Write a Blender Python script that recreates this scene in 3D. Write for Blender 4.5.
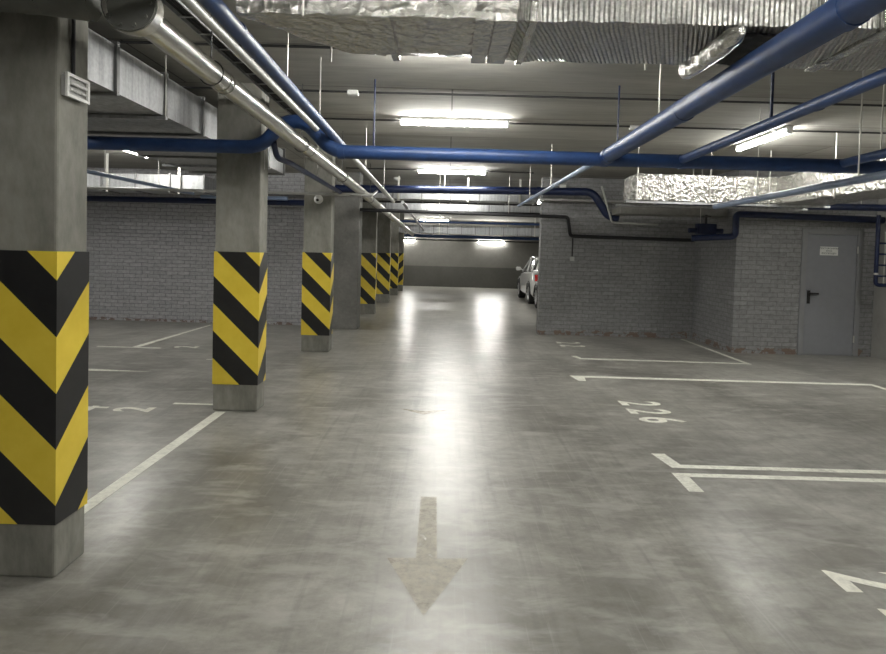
import bpy, bmesh, math, random
from mathutils import Vector, Matrix
random.seed(7)
PI = math.pi
for o in list(bpy.data.objects):
    bpy.data.objects.remove(o, do_unlink=True)
scene = bpy.context.scene
col = scene.collection

# ------------------------------------------------------------------ camera
cam_data = bpy.data.cameras.new('camera')
cam = bpy.data.objects.new('camera', cam_data)
col.objects.link(cam)
F = Vector((-0.0039446, 0.99944777, -0.03299401))
R = Vector((0.99962422, 0.00483604, 0.02698202))
U = Vector((-0.02712668, 0.03287518, 0.99909127))
cam.matrix_world = Matrix(((R.x, U.x, -F.x, 0), (R.y, U.y, -F.y, 0), (R.z, U.z, -F.z, 1.6), (0, 0, 0, 1)))
cam_data.sensor_fit = 'HORIZONTAL'
cam_data.sensor_width = 36
cam_data.lens = 25.191873
cam_data.shift_x = -0.00225734
cam_data.shift_y = -0.0599392
cam_data.clip_start = 0.05
cam_data.clip_end = 200
scene.camera = cam

# ------------------------------------------------------------------ world and exposure
world = bpy.data.worlds.new('world')
scene.world = world
world.use_nodes = True
world.node_tree.nodes['Background'].inputs[0].default_value = (0.6, 0.65, 0.7, 1)
world.node_tree.nodes['Background'].inputs[1].default_value = 0.05
scene.view_settings.view_transform = 'Standard'
scene.view_settings.look = 'None'
scene.view_settings.exposure = 0.0
scene.view_settings.gamma = 1
scene.view_settings.use_curve_mapping = False
LAMP = 150.0          # brightness of every fluorescent diffuser

# ------------------------------------------------------------------ materials
MATS = {}


class NT:
    def __init__(self, name):
        self.m = bpy.data.materials.new(name)
        self.m.use_nodes = True
        self.t = self.m.node_tree
        self.b = self.t.nodes['Principled BSDF']

    def n(self, kind, **kw):
        nd = self.t.nodes.new(kind)
        for k, v in kw.items():
            if k.startswith('i_'):
                key = k[2:]
                key = int(key) if key.isdigit() else key.replace('_', ' ')
                nd.inputs[key].default_value = v
            else:
                setattr(nd, k, v)
        return nd

    def l(self, a, b):
        self.t.links.new(a, b)

    def coord(self, scale=(1, 1, 1), loc=(0, 0, 0), rot=(0, 0, 0)):
        tc = self.n('ShaderNodeTexCoord')
        mp = self.n('ShaderNodeMapping')
        mp.inputs['Scale'].default_value = scale
        mp.inputs['Location'].default_value = loc
        mp.inputs['Rotation'].default_value = rot
        self.l(tc.outputs['Object'], mp.inputs[0])
        return mp.outputs[0]

    def noise(self, vec, scale, detail=4, rough=.55, dist=0):
        nd = self.n('ShaderNodeTexNoise')
        nd.inputs['Scale'].default_value = scale
        nd.inputs['Detail'].default_value = detail
        nd.inputs['Roughness'].default_value = rough
        nd.inputs['Distortion'].default_value = dist
        self.l(vec, nd.inputs['Vector'])
        return nd.outputs['Fac']

    def ramp(self, fac, stops):
        nd = self.n('ShaderNodeValToRGB')
        cr = nd.color_ramp
        while len(cr.elements) < len(stops):
            cr.elements.new(.5)
        for e, (p, c) in zip(cr.elements, stops):
            e.position = p
            e.color = c if len(c) == 4 else (*c, 1)
        self.l(fac, nd.inputs[0])
        return nd.outputs[0]

    def math(self, op, a, b=None, clamp=False):
        nd = self.n('ShaderNodeMath', operation=op, use_clamp=clamp)
        for i, v in enumerate((a, b)):
            if v is None:
                continue
            if isinstance(v, (int, float)):
                nd.inputs[i].default_value = v
            else:
                self.l(v, nd.inputs[i])
        return nd.outputs[0]

    def mix(self, fac, a, b, mode='MIX'):
        nd = self.n('ShaderNodeMix', data_type='RGBA', blend_type=mode)
        for i, v in ((0, fac), (6, a), (7, b)):
            if isinstance(v, (int, float)):
                nd.inputs[i].default_value = v
            elif isinstance(v, tuple):
                nd.inputs[i].default_value = (*v[:3], 1)
            else:
                self.l(v, nd.inputs[i])
        return nd.outputs[2]

    def bump(self, h, strength=.3, dist=.01, normal=None):
        nd = self.n('ShaderNodeBump')
        nd.inputs['Strength'].default_value = strength
        nd.inputs['Distance'].default_value = dist
        self.l(h, nd.inputs['Height'])
        if normal is not None:
            self.l(normal, nd.inputs['Normal'])
        self.l(nd.outputs[0], self.b.inputs['Normal'])
        return nd.outputs[0]

    def set(self, **kw):
        for k, v in kw.items():
            s = self.b.inputs[k.replace('_', ' ')]
            if isinstance(v, tuple):
                s.default_value = (*v[:3], 1)
            elif isinstance(v, (int, float)):
                s.default_value = v
            else:
                self.l(v, s)
        return self


def g(v):
    return (v, v, v)


def concrete(name, dark, light, scale=2.0, rough=.85, seams=None, stretch=(1, 1, 1)):
    t = NT(name)
    v = t.coord(stretch)
    a = t.noise(v, scale, 6, .65, .4)
    b = t.noise(v, scale * 9, 4, .6)
    f = t.math('ADD', t.math('MULTIPLY', a, .7), t.math('MULTIPLY', b, .3))
    c = t.ramp(f, [(.32, dark), (.68, light)])
    h = b
    if seams:
        br = t.n('ShaderNodeTexBrick')
        br.inputs['Scale'].default_value = 1
        br.inputs['Mortar Size'].default_value = .009
        br.inputs['Brick Width'].default_value = seams[0]
        br.inputs['Row Height'].default_value = seams[1]
        br.inputs['Color1'].default_value = (.82, .82, .82, 1)
        br.inputs['Color2'].default_value = (1.08, 1.08, 1.08, 1)
        br.inputs['Mortar'].default_value = (.45, .45, .45, 1)
        t.l(t.coord(), br.inputs['Vector'])
        c = t.mix(1.0, c, br.outputs['Color'], 'MULTIPLY')
    t.set(Base_Color=c, Roughness=rough)
    t.bump(h, .35, .006)
    MATS[name] = t.m
    return t.m


concrete('column_concrete', (.14, .138, .12), (.34, .334, .295), 2.2, stretch=(1, 1, .45))
concrete('pier_concrete', (.12, .12, .112), (.24, .235, .22), 2.0)
concrete('ceiling_concrete', (.30, .292, .262), (.50, .49, .445), 1.0, seams=(5.2, 1.22), stretch=(.35, 2.2, 1))
concrete('plaster', (.30, .295, .28), (.40, .395, .375), 1.4)
concrete('far_plaster', (.165, .16, .145), (.22, .215, .198), .8)
concrete('dado_plaster', (.085, .085, .075), (.12, .118, .108), .8)


def floor_material():
    t = NT('floor_concrete')
    v = t.coord()
    a = t.noise(v, .55, 6, .6, .6)
    b = t.noise(t.coord((1, 1.6, 1)), 2.2, 6, .6, .3)
    c = t.noise(v, 30, 4, .7)
    f = t.math('ADD', t.math('MULTIPLY', a, .42), t.math('MULTIPLY', b, .43))
    mid = t.noise(t.coord((1, 1.3, 1), (5, 5, 0)), 8, 8, .75, .2)
    f = t.math('ADD', t.math('MULTIPLY', f, .82), t.math('MULTIPLY', mid, .33))
    cl = t.ramp(f, [(.34, (.15, .145, .127)), (.46, (.245, .238, .212)), (.54, (.325, .317, .286)), (.64, (.45, .44, .40))])
    # brownish cloudy stains and tyre smears
    st = t.noise(t.coord((1, .6, 1), (3, 1, 0)), .9, 5, .55, .5)
    cl = t.mix(t.ramp(st, [(.44, g(0)), (.68, g(.62))]), cl, (.105, .098, .083))
    sc = t.noise(t.coord((9, .35, 1), (0, 0, 0), (0, 0, .1)), 1.6, 4, .6, .3)
    cl = t.mix(t.ramp(sc, [(.52, g(0)), (.72, g(.35))]), cl, (.12, .118, .11))
    # pale scuffs
    sf = t.noise(t.coord((1.2, 3, 1), (7, 2, 0), (0, 0, -.3)), 2.2, 5, .6, .4)
    cl = t.mix(t.ramp(sf, [(.5, g(0)), (.68, g(.55))]), cl, (.45, .44, .41))
    ro = t.ramp(t.math('ADD', t.math('MULTIPLY', b, .6), t.math('MULTIPLY', c, .4)), [(.3, g(.285)), (.7, g(.36))])
    fs = t.noise(t.coord((60, 1.2, 1), (0, 0, 0), (0, 0, .3)), 1.0, 3, .6)
    cl = t.mix(t.ramp(fs, [(.60, g(0)), (.68, g(.22))]), cl, (.42, .41, .38))
    t.set(Base_Color=cl, Roughness=ro, Specular_IOR_Level=.5, Coat_Weight=.05, Coat_Roughness=.17)
    w = t.noise(t.coord((1, 1.6, 1)), 3.0, 3, .5)
    h = t.math('ADD', t.math('MULTIPLY', w, 1.0), t.math('MULTIPLY', c, .08))
    t.bump(h, .06, .012)
    MATS['floor'] = t.m


floor_material()


def brick_material(name, base, base2, mortar, chip=.10):
    t = NT(name)
    tc = t.n('ShaderNodeTexCoord')
    sp = t.n('ShaderNodeSeparateXYZ')
    t.l(tc.outputs['Object'], sp.inputs[0])
    cb = t.n('ShaderNodeCombineXYZ')
    t.l(t.math('ADD', sp.outputs[0], sp.outputs[1]), cb.inputs[0])
    t.l(sp.outputs[2], cb.inputs[1])
    # a little waviness so the courses are hand laid
    nz = t.n('ShaderNodeTexNoise')
    nz.inputs['Scale'].default_value = 5.5
    t.l(cb.outputs[0], nz.inputs['Vector'])
    va = t.n('ShaderNodeVectorMath', operation='MULTIPLY_ADD')
    va.inputs[1].default_value = (.06, .04, 0)
    t.l(nz.outputs['Color'], va.inputs[0])
    t.l(cb.outputs[0], va.inputs[2])
    br = t.n('ShaderNodeTexBrick')
    br.inputs['Scale'].default_value = 1
    br.inputs['Brick Width'].default_value = .255
    br.inputs['Row Height'].default_value = .078
    br.inputs['Mortar Size'].default_value = .006
    br.inputs['Mortar Smooth'].default_value = .3
    br.inputs['Color1'].default_value = (*base, 1)
    br.inputs['Color2'].default_value = (*base2, 1)
    br.inputs['Mortar'].default_value = (*mortar, 1)
    t.l(va.outputs[0], br.inputs['Vector'])
    n = t.noise(cb.outputs[0], 14, 5, .7)
    c = t.mix(.6, br.outputs['Color'], t.ramp(n, [(.3, g(.5)), (.7, g(1.3))]), 'MULTIPLY')
    # bare orange brick along the foot of the wall where the paint is missing
    n2 = t.noise(cb.outputs[0], 3.2, 3, .6)
    lim = t.math('MULTIPLY', n2, chip * 2)
    low = t.math('LESS_THAN', sp.outputs[2], lim)
    patch = t.math('MULTIPLY', low, t.math('GREATER_THAN', t.noise(cb.outputs[0], 5.5, 3, .6), .50))
    c = t.mix(t.math('MULTIPLY', patch, .75), c, (.17, .10, .065))
    t.set(Base_Color=c, Roughness=.62)
    inv = t.math('SUBTRACT', 1.0, br.outputs['Fac'])
    h = t.math('ADD', inv, t.math('MULTIPLY', n, .35))
    t.bump(h, .8, .008)
    MATS[name] = t.m


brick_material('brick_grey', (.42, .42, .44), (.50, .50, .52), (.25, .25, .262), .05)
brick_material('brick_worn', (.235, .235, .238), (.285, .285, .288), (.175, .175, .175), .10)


def plain(name, color, rough=.5, metal=0.0, bump=0, bscale=40, var=0, **kw):
    t = NT(name)
    if var:
        v = t.coord()
        n = t.noise(v, bscale * .3, 4)
        c = t.ramp(n, [(.3, tuple(x * (1 - var) for x in color)), (.7, tuple(min(1, x * (1 + var)) for x in color))])
        t.set(Base_Color=c)
    else:
        t.set(Base_Color=color)
    t.set(Roughness=rough, Metallic=metal, **kw)
    if bump:
        t.bump(t.noise(t.coord(), bscale), bump, .004)
    MATS[name] = t.m
    return t.m


plain('blue_paint', (.016, .046, .145), .46, 0, .15, 30, .18)
plain('dark_blue_paint', (.006, .014, .055), .4, 0, .15, 30, .2)
plain('pale_blue_paint', (.20, .26, .38), .34, 0, .1, 30, .1)
plain('grey_pipe_paint', (.40, .40, .38), .4, .1, .1, 30, .12)
plain('steel_skin', (.62, .61, .57), .3, .85, .12, 20, .12)


def galv():
    t = NT('galvanised')
    n = t.noise(t.coord((9, 9, .6)), 1.6, 5, .65)
    n2 = t.noise(t.coord(), 30, 3, .6)
    c = t.ramp(t.math('ADD', t.math('MULTIPLY', n, .7), t.math('MULTIPLY', n2, .3)), [(.3, (.25, .255, .26)), (.7, (.56, .57, .58))])
    t.set(Base_Color=c, Metallic=.7, Roughness=.48)
    t.bump(n, .25, .006)
    MATS['galvanised'] = t.m


galv()
plain('flange_steel', (.22, .22, .22), .45, .6, .1, 30, .15)
plain('dark_steel', (.06, .06, .06), .45, .5, .1, 30, .2)
plain('black_rubber', (.018, .018, .018), .75)
plain('cap_dark', (.12, .122, .11), .7, .1, .1, 20, .15)
plain('white_plastic', (.72, .72, .69), .45)
plain('rod_zinc', (.55, .54, .50), .4, .7)
plain('cable_black', (.015, .015, .017), .6)
plain('door_paint', (.24, .245, .265), .42, 0, .06, 30, .04)
plain('frame_paint', (.25, .253, .26), .45, 0, .06, 30, .05)
plain('handle_black', (.012, .012, .012), .35)
plain('sign_white', (.78, .78, .75), .5)
plain('sign_ink', (.03, .03, .035), .6)
plain('car_white', (.80, .80, .79), .2, 0, Coat_Weight=.6)
plain('car_glass', (.012, .014, .016), .06)
plain('tyre', (.016, .016, .016), .8)
plain('rim', (.45, .45, .46), .3, .8)
plain('lamp_clear', (.7, .7, .68), .15)
plain('tail_red', (.35, .012, .01), .2)
plain('box_grey', (.42, .42, .41), .5)


def paint_marking(name, color, wear):
    t = NT(name)
    v = t.coord()
    n = t.noise(v, 26, 6, .7)
    n2 = t.noise(v, 5, 4, .6)
    f = t.math('ADD', t.math('MULTIPLY', n, .55), t.math('MULTIPLY', n2, .45))
    t.set(Base_Color=t.ramp(f, [(.3, tuple(x * .6 for x in color)), (.55, color)]), Roughness=.55)
    # worn paint lets the slab show through
    a = t.ramp(f, [(wear - .09, g(0.0)), (wear + .03, g(1.0))])
    t.set(Alpha=a)
    MATS[name] = t.m


paint_marking('line_paint', (.88, .88, .78), .33)
paint_marking('number_paint', (.88, .87, .77), .32)


def faded():
    t = NT('arrow_paint')
    v = t.coord()
    n = t.noise(v, 16, 6, .7)
    t.set(Base_Color=(.56, .52, .43), Roughness=.6)
    t.set(Alpha=t.ramp(n, [(.32, g(.3)), (.6, g(.72))]))
    MATS['arrow_paint'] = t.m


faded()


def stripes(name, flip=False):
    t = NT(name)
    tc = t.n('ShaderNodeTexCoord')
    sp = t.n('ShaderNodeSeparateXYZ')
    t.l(tc.outputs['Object'], sp.inputs[0])
    x, y, z = sp.outputs
    u = t.math('SUBTRACT', y, x) if not flip else t.math('ADD', t.math('ADD', x, y), .42)
    d = t.math('SUBTRACT', 1.56, z)
    val = t.math('DIVIDE', t.math('SUBTRACT', t.math('ADD', d, t.math('MULTIPLY', u, .97)), .125), .535)
    fr = t.math('FRACT', t.math('ADD', val, 4.0))
    blk = t.math('LESS_THAN', fr, .5)
    n = t.noise(tc.outputs['Object'], 7, 5, .6)
    yel = t.ramp(n, [(.3, (.78, .58, .05)), (.7, (.86, .66, .075))])
    bk = t.ramp(n, [(.3, (.012, .012, .013)), (.7, (.02, .02, .021))])
    t.set(Base_Color=t.mix(blk, yel, bk), Roughness=.42)
    t.bump(t.noise(tc.outputs['Object'], 14, 3), .1, .004)
    MATS[name] = t.m


stripes('hazard_stripes')
stripes('hazard_stripes_reversed', True)


def foil(name, angle, freq, rough=.28, strength=.9, wave=.35, crumple=1.0):
    t = NT(name)
    v = t.coord((1, 1, 1), (0, 0, 0), (0, 0, angle))
    w = t.n('ShaderNodeTexWave', wave_type='BANDS', bands_direction='X')
    w.inputs['Scale'].default_value = freq
    w.inputs['Distortion'].default_value = .8
    w.inputs['Detail'].default_value = 2
    w.inputs['Detail Scale'].default_value = 1.5
    t.l(v, w.inputs['Vector'])
    o = t.coord()
    n = t.noise(o, 19, 6, .7, .8)
    n2 = t.noise(o, 60, 3, .6)
    vo = t.n('ShaderNodeTexVoronoi')
    vo.inputs['Scale'].default_value = 17
    wv = t.n('ShaderNodeVectorMath', operation='MULTIPLY_ADD')
    nc = t.n('ShaderNodeTexNoise')
    nc.inputs['Scale'].default_value = 9
    t.l(o, nc.inputs['Vector'])
    wv.inputs[1].default_value = (.12, .12, .12)
    t.l(nc.outputs['Color'], wv.inputs[0])
    t.l(o, wv.inputs[2])
    t.l(wv.outputs[0], vo.inputs['Vector'])
    h = t.math('ADD', t.math('MULTIPLY', w.outputs['Fac'], wave), t.math('MULTIPLY', vo.outputs['Distance'], .9 * crumple))
    h = t.math('ADD', h, t.math('MULTIPLY', n, .6 * crumple))
    c = t.ramp(n2, [(.3, (.42, .415, .385)), (.7, (.72, .71, .67))])
    t.set(Base_Color=c, Metallic=.88, Roughness=rough)
    t.bump(h, strength, .022)
    MATS[name] = t.m


foil('foil_ribbed', .35, 14, .3, 1.0, .75, .3)
foil('foil_crumpled', .9, 5, .24, 1.0, .0, 1.0)


def emit(name, color, strength):
    t = NT(name)
    t.set(Base_Color=g(.8), Emission_Color=color, Emission_Strength=strength)
    MATS[name] = t.m


emit('lamp_tube', (1.0, .985, .93), LAMP)

# ------------------------------------------------------------------ mesh helpers


def box(bm, x0, x1, y0, y1, z0, z1):
    vs = [bm.verts.new((x, y, z)) for x in (x0, x1) for y in (y0, y1) for z in (z0, z1)]
    for f in ((0, 1, 3, 2), (4, 6, 7, 5), (0, 4, 5, 1), (2, 3, 7, 6), (0, 2, 6, 4), (1, 5, 7, 3)):
        bm.faces.new([vs[i] for i in f])
    return vs


def ring(bm, c, n, u, r, seg):
    w = n.cross(u)
    return [bm.verts.new(c + (u * math.cos(2 * PI * k / seg) + w * math.sin(2 * PI * k / seg)) * r) for k in range(seg)]


def tube(bm, pts, r, seg=14, caps=True):
    """Swept tube; r may be a number or one radius per point."""
    P = [Vector(p) for p in pts]
    rr = r if isinstance(r, (list, tuple)) else [r] * len(P)
    d0 = (P[1] - P[0]).normalized()
    u = d0.orthogonal().normalized()
    prev = None
    for i, p in enumerate(P):
        if i == 0:
            d = d0
        elif i == len(P) - 1:
            d = (P[i] - P[i - 1]).normalized()
        else:
            a, b = (P[i] - P[i - 1]).normalized(), (P[i + 1] - P[i]).normalized()
            d = (a + b).normalized()
        u = (u - d * u.dot(d)).normalized()
        rg = ring(bm, p, d, u, rr[i], seg)
        if prev:
            for k in range(seg):
                bm.faces.new((prev[k], prev[(k + 1) % seg], rg[(k + 1) % seg], rg[k]))
        elif caps:
            bm.faces.new(list(reversed(rg)))
        prev = rg
    if caps:
        bm.faces.new(prev)


def fillet(pts, rad, n=5):
    P = [Vector(p) for p in pts]
    out = [P[0]]
    for i in range(1, len(P) - 1):
        a, b = (P[i - 1] - P[i]), (P[i + 1] - P[i])
        q = min(rad, a.length * .45, b.length * .45)
        s, e = P[i] + a.normalized() * q, P[i] + b.normalized() * q
        for k in range(n + 1):
            t = k / n
            out.append(s.lerp(P[i], t).lerp(P[i].lerp(e, t), t))
    out.append(P[-1])
    return out


def obj(name, bm, mat, parent=None, smooth=False, bevel=0.0):
    me = bpy.data.meshes.new(name)
    bmesh.ops.recalc_face_normals(bm, faces=bm.faces[:])
    bm.to_mesh(me)
    bm.free()
    o = bpy.data.objects.new(name, me)
    me.materials.append(MATS[mat])
    if smooth:
        for p in me.polygons:
            p.use_smooth = len(p.vertices) <= 4
        me.set_sharp_from_angle(angle=math.radians(40))
    if bevel:
        m = o.modifiers.new('bevel', 'BEVEL')
        m.width = bevel
        m.segments = 2
        m.limit_method = 'ANGLE'
    col.objects.link(o)
    if parent is not None:
        o.parent = parent
    return o


def thing(name, label, cat, loc=(0, 0, 0), rotz=0.0, group=None):
    o = bpy.data.objects.new(name, None)
    o.empty_display_size = .1
    col.objects.link(o)
    o.location = loc
    o.rotation_euler = (0, 0, rotz)
    return tag(o, label, cat, group)


def tag(o, label, cat, group=None):
    o['label'] = label
    o['category'] = cat
    if group:
        o['group'] = group
    return o


def struct(name, bm, mat, parent=None, bevel=0.0):
    o = obj(name, bm, mat, parent, bevel=bevel)
    if parent is None:
        o['kind'] = 'structure'
    return o


def copy_tree(o, parent=None):
    c = o.copy()
    col.objects.link(c)
    c.parent = parent
    for ch in list(o.children):
        copy_tree(ch, c)
    return c


def sbox(name, mat, *b, **k):
    bm = bmesh.new()
    box(bm, *b)
    return struct(name, bm, mat, **k)


CEIL = 3.2
XL, XR, YN, YF = -11.0, 7.42, -6.0, 29.7

# ------------------------------------------------------------------ room shell
sbox('floor', 'floor', XL - .3, XR + .3, YN - .3, YF + .3, -.2, 0)
sbox('ceiling', 'ceiling_concrete', XL - .3, XR + .3, YN - .3, YF + .3, CEIL, CEIL + .25)
sbox('wall_far', 'far_plaster', XL - .3, XR + .3, YF, YF + .3, 0, CEIL)
sbox('trim_far_dado', 'dado_plaster', -2.34, XR, YF - .02, YF, 0, .98)
sbox('wall_near', 'plaster', XL - .3, XR + .3, YN - .3, YN, 0, CEIL)
sbox('wall_left', 'brick_grey', XL - .3, XL, YN, 13.05, 0, CEIL)
sbox('wall_right', 'plaster', XR, XR + .3, YN, YF, 0, CEIL)
sbox('wall_left_back', 'brick_grey', XL - .3, -2.34, 13.05, 13.35, 0, CEIL)
sbox('wall_left_hall', 'far_plaster', -2.6, -2.34, 13.35, YF, 0, CEIL)
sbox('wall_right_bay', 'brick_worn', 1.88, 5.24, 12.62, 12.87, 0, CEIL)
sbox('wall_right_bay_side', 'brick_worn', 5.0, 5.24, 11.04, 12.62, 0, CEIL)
DX0, DX1, DH = 6.13, 7.18, 2.13
bm = bmesh.new()
box(bm, 5.0, DX0, 10.8, 11.04, 0, CEIL)
box(bm, DX0, DX1, 10.8, 11.04, DH + .06, CEIL)
box(bm, DX1, XR, 10.8, 11.04, 0, CEIL)
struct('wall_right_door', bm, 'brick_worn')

# door in the corner bay
d = bpy.data.objects.new('door_1', None)
d['kind'] = 'structure'
d.location = (DX0, 10.8, 0)
col.objects.link(d)
bm = bmesh.new()
W = DX1 - DX0
box(bm, 0, .09, -.025, .1, 0, DH + .06)
box(bm, W - .09, W, -.025, .1, 0, DH + .06)
box(bm, .09, W - .09, -.025, .1, DH - .02, DH + .06)
box(bm, .09, W - .09, 0, .1, 0, .02)
obj('door_frame', bm, 'frame_paint', d, bevel=.004)
bm = bmesh.new()
box(bm, .096, W - .096, -.012, .05, .022, DH - .026)
leaf = obj('door_leaf', bm, 'door_paint', d, bevel=.003)
for z in (.3, 1.85):
    bm = bmesh.new()
    tube(bm, [(W - .092, -.03, z - .06), (W - .092, -.03, z + .06)], .011, 10)
    obj('hinge', bm, 'rod_zinc', leaf, True)
bm = bmesh.new()
box(bm, .125, .175, -.026, -.012, .90, 1.13)
tube(bm, fillet([(.15, -.02, 1.08), (.15, -.07, 1.08), (.29, -.07, 1.08)], .03), .016, 10)
obj('door_handle', bm, 'handle_black', leaf, True)


def text_mesh(name, s, size, mat, parent, M, extrude=.001, align='CENTER', sx=1.0):
    cu = bpy.data.curves.new(name, 'FONT')
    cu.body = s
    cu.size = size
    cu.align_x = align
    cu.align_y = 'CENTER'
    cu.extrude = extrude
    if size > .3:
        cu.offset = .012
    t = bpy.data.objects.new(name, cu)
    col.objects.link(t)
    bpy.context.view_layer.update()
    me = bpy.data.meshes.new_from_object(t.evaluated_get(bpy.context.evaluated_depsgraph_get()))
    bpy.data.objects.remove(t, do_unlink=True)
    bpy.data.curves.remove(cu)
    me.transform(Matrix.Diagonal((sx, 1, 1, 1)))
    me.transform(M)
    me.name = name
    me.materials.clear()
    me.materials.append(MATS[mat])
    o = bpy.data.objects.new(name, me)
    col.objects.link(o)
    o.parent = parent
    return o


sg = thing('door_sign', 'small white notice with three lines of black print on the grey door', 'sign', (6.6, 10.788, 1.82))
bm = bmesh.new()
box(bm, -.155, .155, -.005, 0, -.075, .075)
obj('sign_plate', bm, 'sign_white', sg)
RX = Matrix.Rotation(PI / 2, 4, 'X')
for s, z, sz in (('ПОСТОРОННИМ', .043, .04), ('ВХОД', .002, .036), ('ВОСПРЕЩЕН', -.042, .04)):
    text_mesh('lettering', s, sz, 'sign_ink', sg, Matrix.Translation((0, -.0058, z)) @ RX, .0006)

# ------------------------------------------------------------------ columns
CX0, CX1, CD = -2.27, -1.835, .25


def column(y, label, reverse=False):
    t = thing('concrete_column', label, 'column', (CX1, y, 0), group=None)
    w = CX1 - CX0
    bm = bmesh.new()
    box(bm, -w, 0, 0, CD, 0, CEIL)
    obj('shaft', bm, 'column_concrete', t, bevel=.012)
    bm = bmesh.new()
    e = .006
    o = [(-w - e, -e), (e, -e), (e, CD + e), (-w - e, CD + e)]
    i = [(-w, 0), (0, 0), (0, CD), (-w, CD)]
    for k in range(4):
        a, b = k, (k + 1) % 4
        vs = [bm.verts.new((p[0], p[1], z)) for p, z in ((o[a], .26), (o[b], .26), (o[b], 1.56), (o[a], 1.56), (i[a], .26), (i[b], .26), (i[b], 1.56), (i[a], 1.56))]
        for f in ((0, 1, 2, 3), (4, 7, 6, 5), (0, 4, 5, 1), (3, 2, 6, 7)):
            bm.faces.new([vs[q] for q in f])
    bmesh.ops.remove_doubles(bm, verts=bm.verts[:], dist=.0005)
    s = obj('hazard_wrap', bm, 'hazard_stripes_reversed' if reverse else 'hazard_stripes', t)
    s['label'] = 'yellow and black striped warning wrap'
    return t


YC = [2.9, 6.03, 9.7, 15.78, 19.6, 22.85, 25.5]
column(YC[0], 'nearest concrete column with striped wrap, at the left edge of the photo')
column(YC[1], 'second striped column from the camera, with the blue pipe crossing its top')
column(YC[2], 'third striped column, with a white camera near its top')
column(YC[3], 'fourth striped column, just behind the bare unpainted pier')
column(YC[4], 'fifth striped column, third from the far end of the row')
column(YC[5], 'sixth striped column, second from the far end of the row')
column(YC[6], 'farthest striped column, its stripes leaning the other way', True)
bm = bmesh.new()
box(bm, -2.34, -1.82, 12.6, 13.05, 0, CEIL)
tag(obj('concrete_pier', bm, 'pier_concrete', bevel=.01), 'bare dark concrete pier without stripes at the end of the grey brick wall', 'pier')

# ------------------------------------------------------------------ ceiling lights


def light(x, y, z, label, along='X', wall=False, length=1.27, group=None):
    t = thing('ceiling_light' if not wall else 'wall_light', label, 'light', (x, y, z), 0 if along == 'X' else PI / 2, group)
    L = length / 2
    if wall:
        bm = bmesh.new()
        box(bm, -L, L, -.03, 0, -.06, .06)
        obj('housing', bm, 'white_plastic', t, bevel=.006)
        bm = bmesh.new()
        for k in range(9):
            a0 = PI * k / 8
        P = [(-.03 - .06 * math.sin(PI * k / 8), .052 * math.cos(PI * k / 8)) for k in range(9)]
        prof(bm, P, -L + .01, L - .01)
        obj('diffuser', bm, 'lamp_tube', t, True)
    else:
        bm = bmesh.new()
        box(bm, -L, L, -.045, .045, -.034, 0)
        obj('housing', bm, 'white_plastic', t, bevel=.006)
        bm = bmesh.new()
        P = [(.03 * math.cos(PI * k / 8 + .2), -.062 + .027 * math.sin(PI * k / 8 + .2)) for k in range(16)]
        prof(bm, P, -L + .012, L - .012)
        obj('diffuser', bm, 'lamp_tube', t, True)
        for s in (-1, 1):
            bm = bmesh.new()
            box(bm, s * L - .006, s * L + .006, -.034, .034, -.092, -.002)
            obj('end_cap', bm, 'white_plastic', t)
    return t


def prof(bm, P, x0, x1):
    a = [bm.verts.new((x0, p[0], p[1])) for p in P]
    b = [bm.verts.new((x1, p[0], p[1])) for p in P]
    n = len(P)
    for k in range(n):
        bm.faces.new((a[k], a[(k + 1) % n], b[(k + 1) % n], b[k]))
    bm.faces.new(list(reversed(a)))
    bm.faces.new(b)


light(.03, 4.76, CEIL, 'ceiling light half hidden behind the silver foil duct at the top')
light(.03, 7.4, CEIL, 'long bright ceiling light over the middle of the lane, nearest one in full view')
light(.03, 11.8, CEIL, 'second bright ceiling light over the lane, just below the long blue pipe')
light(.03, 16.2, CEIL, 'ceiling light hidden above the first metal duct crossing the far lane')
light(.0, 20.6, CEIL, 'ceiling light above the second metal duct crossing the far lane')
light(3.2, 18.2, CEIL, 'unseen ceiling light added to brighten the bay where the white cars stand')  # added lamp, hidden by the brick wall, brightens the hall around the cars
light(-.65, 28.0, 3.13, 'small bright ceiling light at the far end, left of centre under the ducts')
light(2.05, YF, 2.2, 'lamp on the far wall to the left of the white cars', wall=True)
light(-1.95, YF, 2.2, 'lamp on the far wall beside the last striped column', wall=True, length=.7)
light(3.95, 7.95, CEIL, 'ceiling light over the right parking bays, running away from the camera', 'Y')
light(-5.25, 10.1, CEIL, 'ceiling light over the left parking bays behind the blue pipe', 'Y')
light(-5.25, 4.4, CEIL, 'ceiling light over the left bays beside the nearest column', 'Y')
light(-8.6, 8.2, CEIL, 'ceiling light over the far left bays behind the nearest column', 'Y')
light(6.5, 7.4, CEIL, 'unseen ceiling light added outside the right edge to brighten the grey door wall', 'Y')  # added out of frame to lift the door wall and the right wall
light(.3, 1.1, CEIL, 'ceiling light over the lane just above the camera')
light(4.1, 2.2, CEIL, 'ceiling light over the nearest right bay, above the frame', 'Y')
light(.3, -3.2, CEIL, 'ceiling light over the lane behind the camera')

# ------------------------------------------------------------------ pipes


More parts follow.
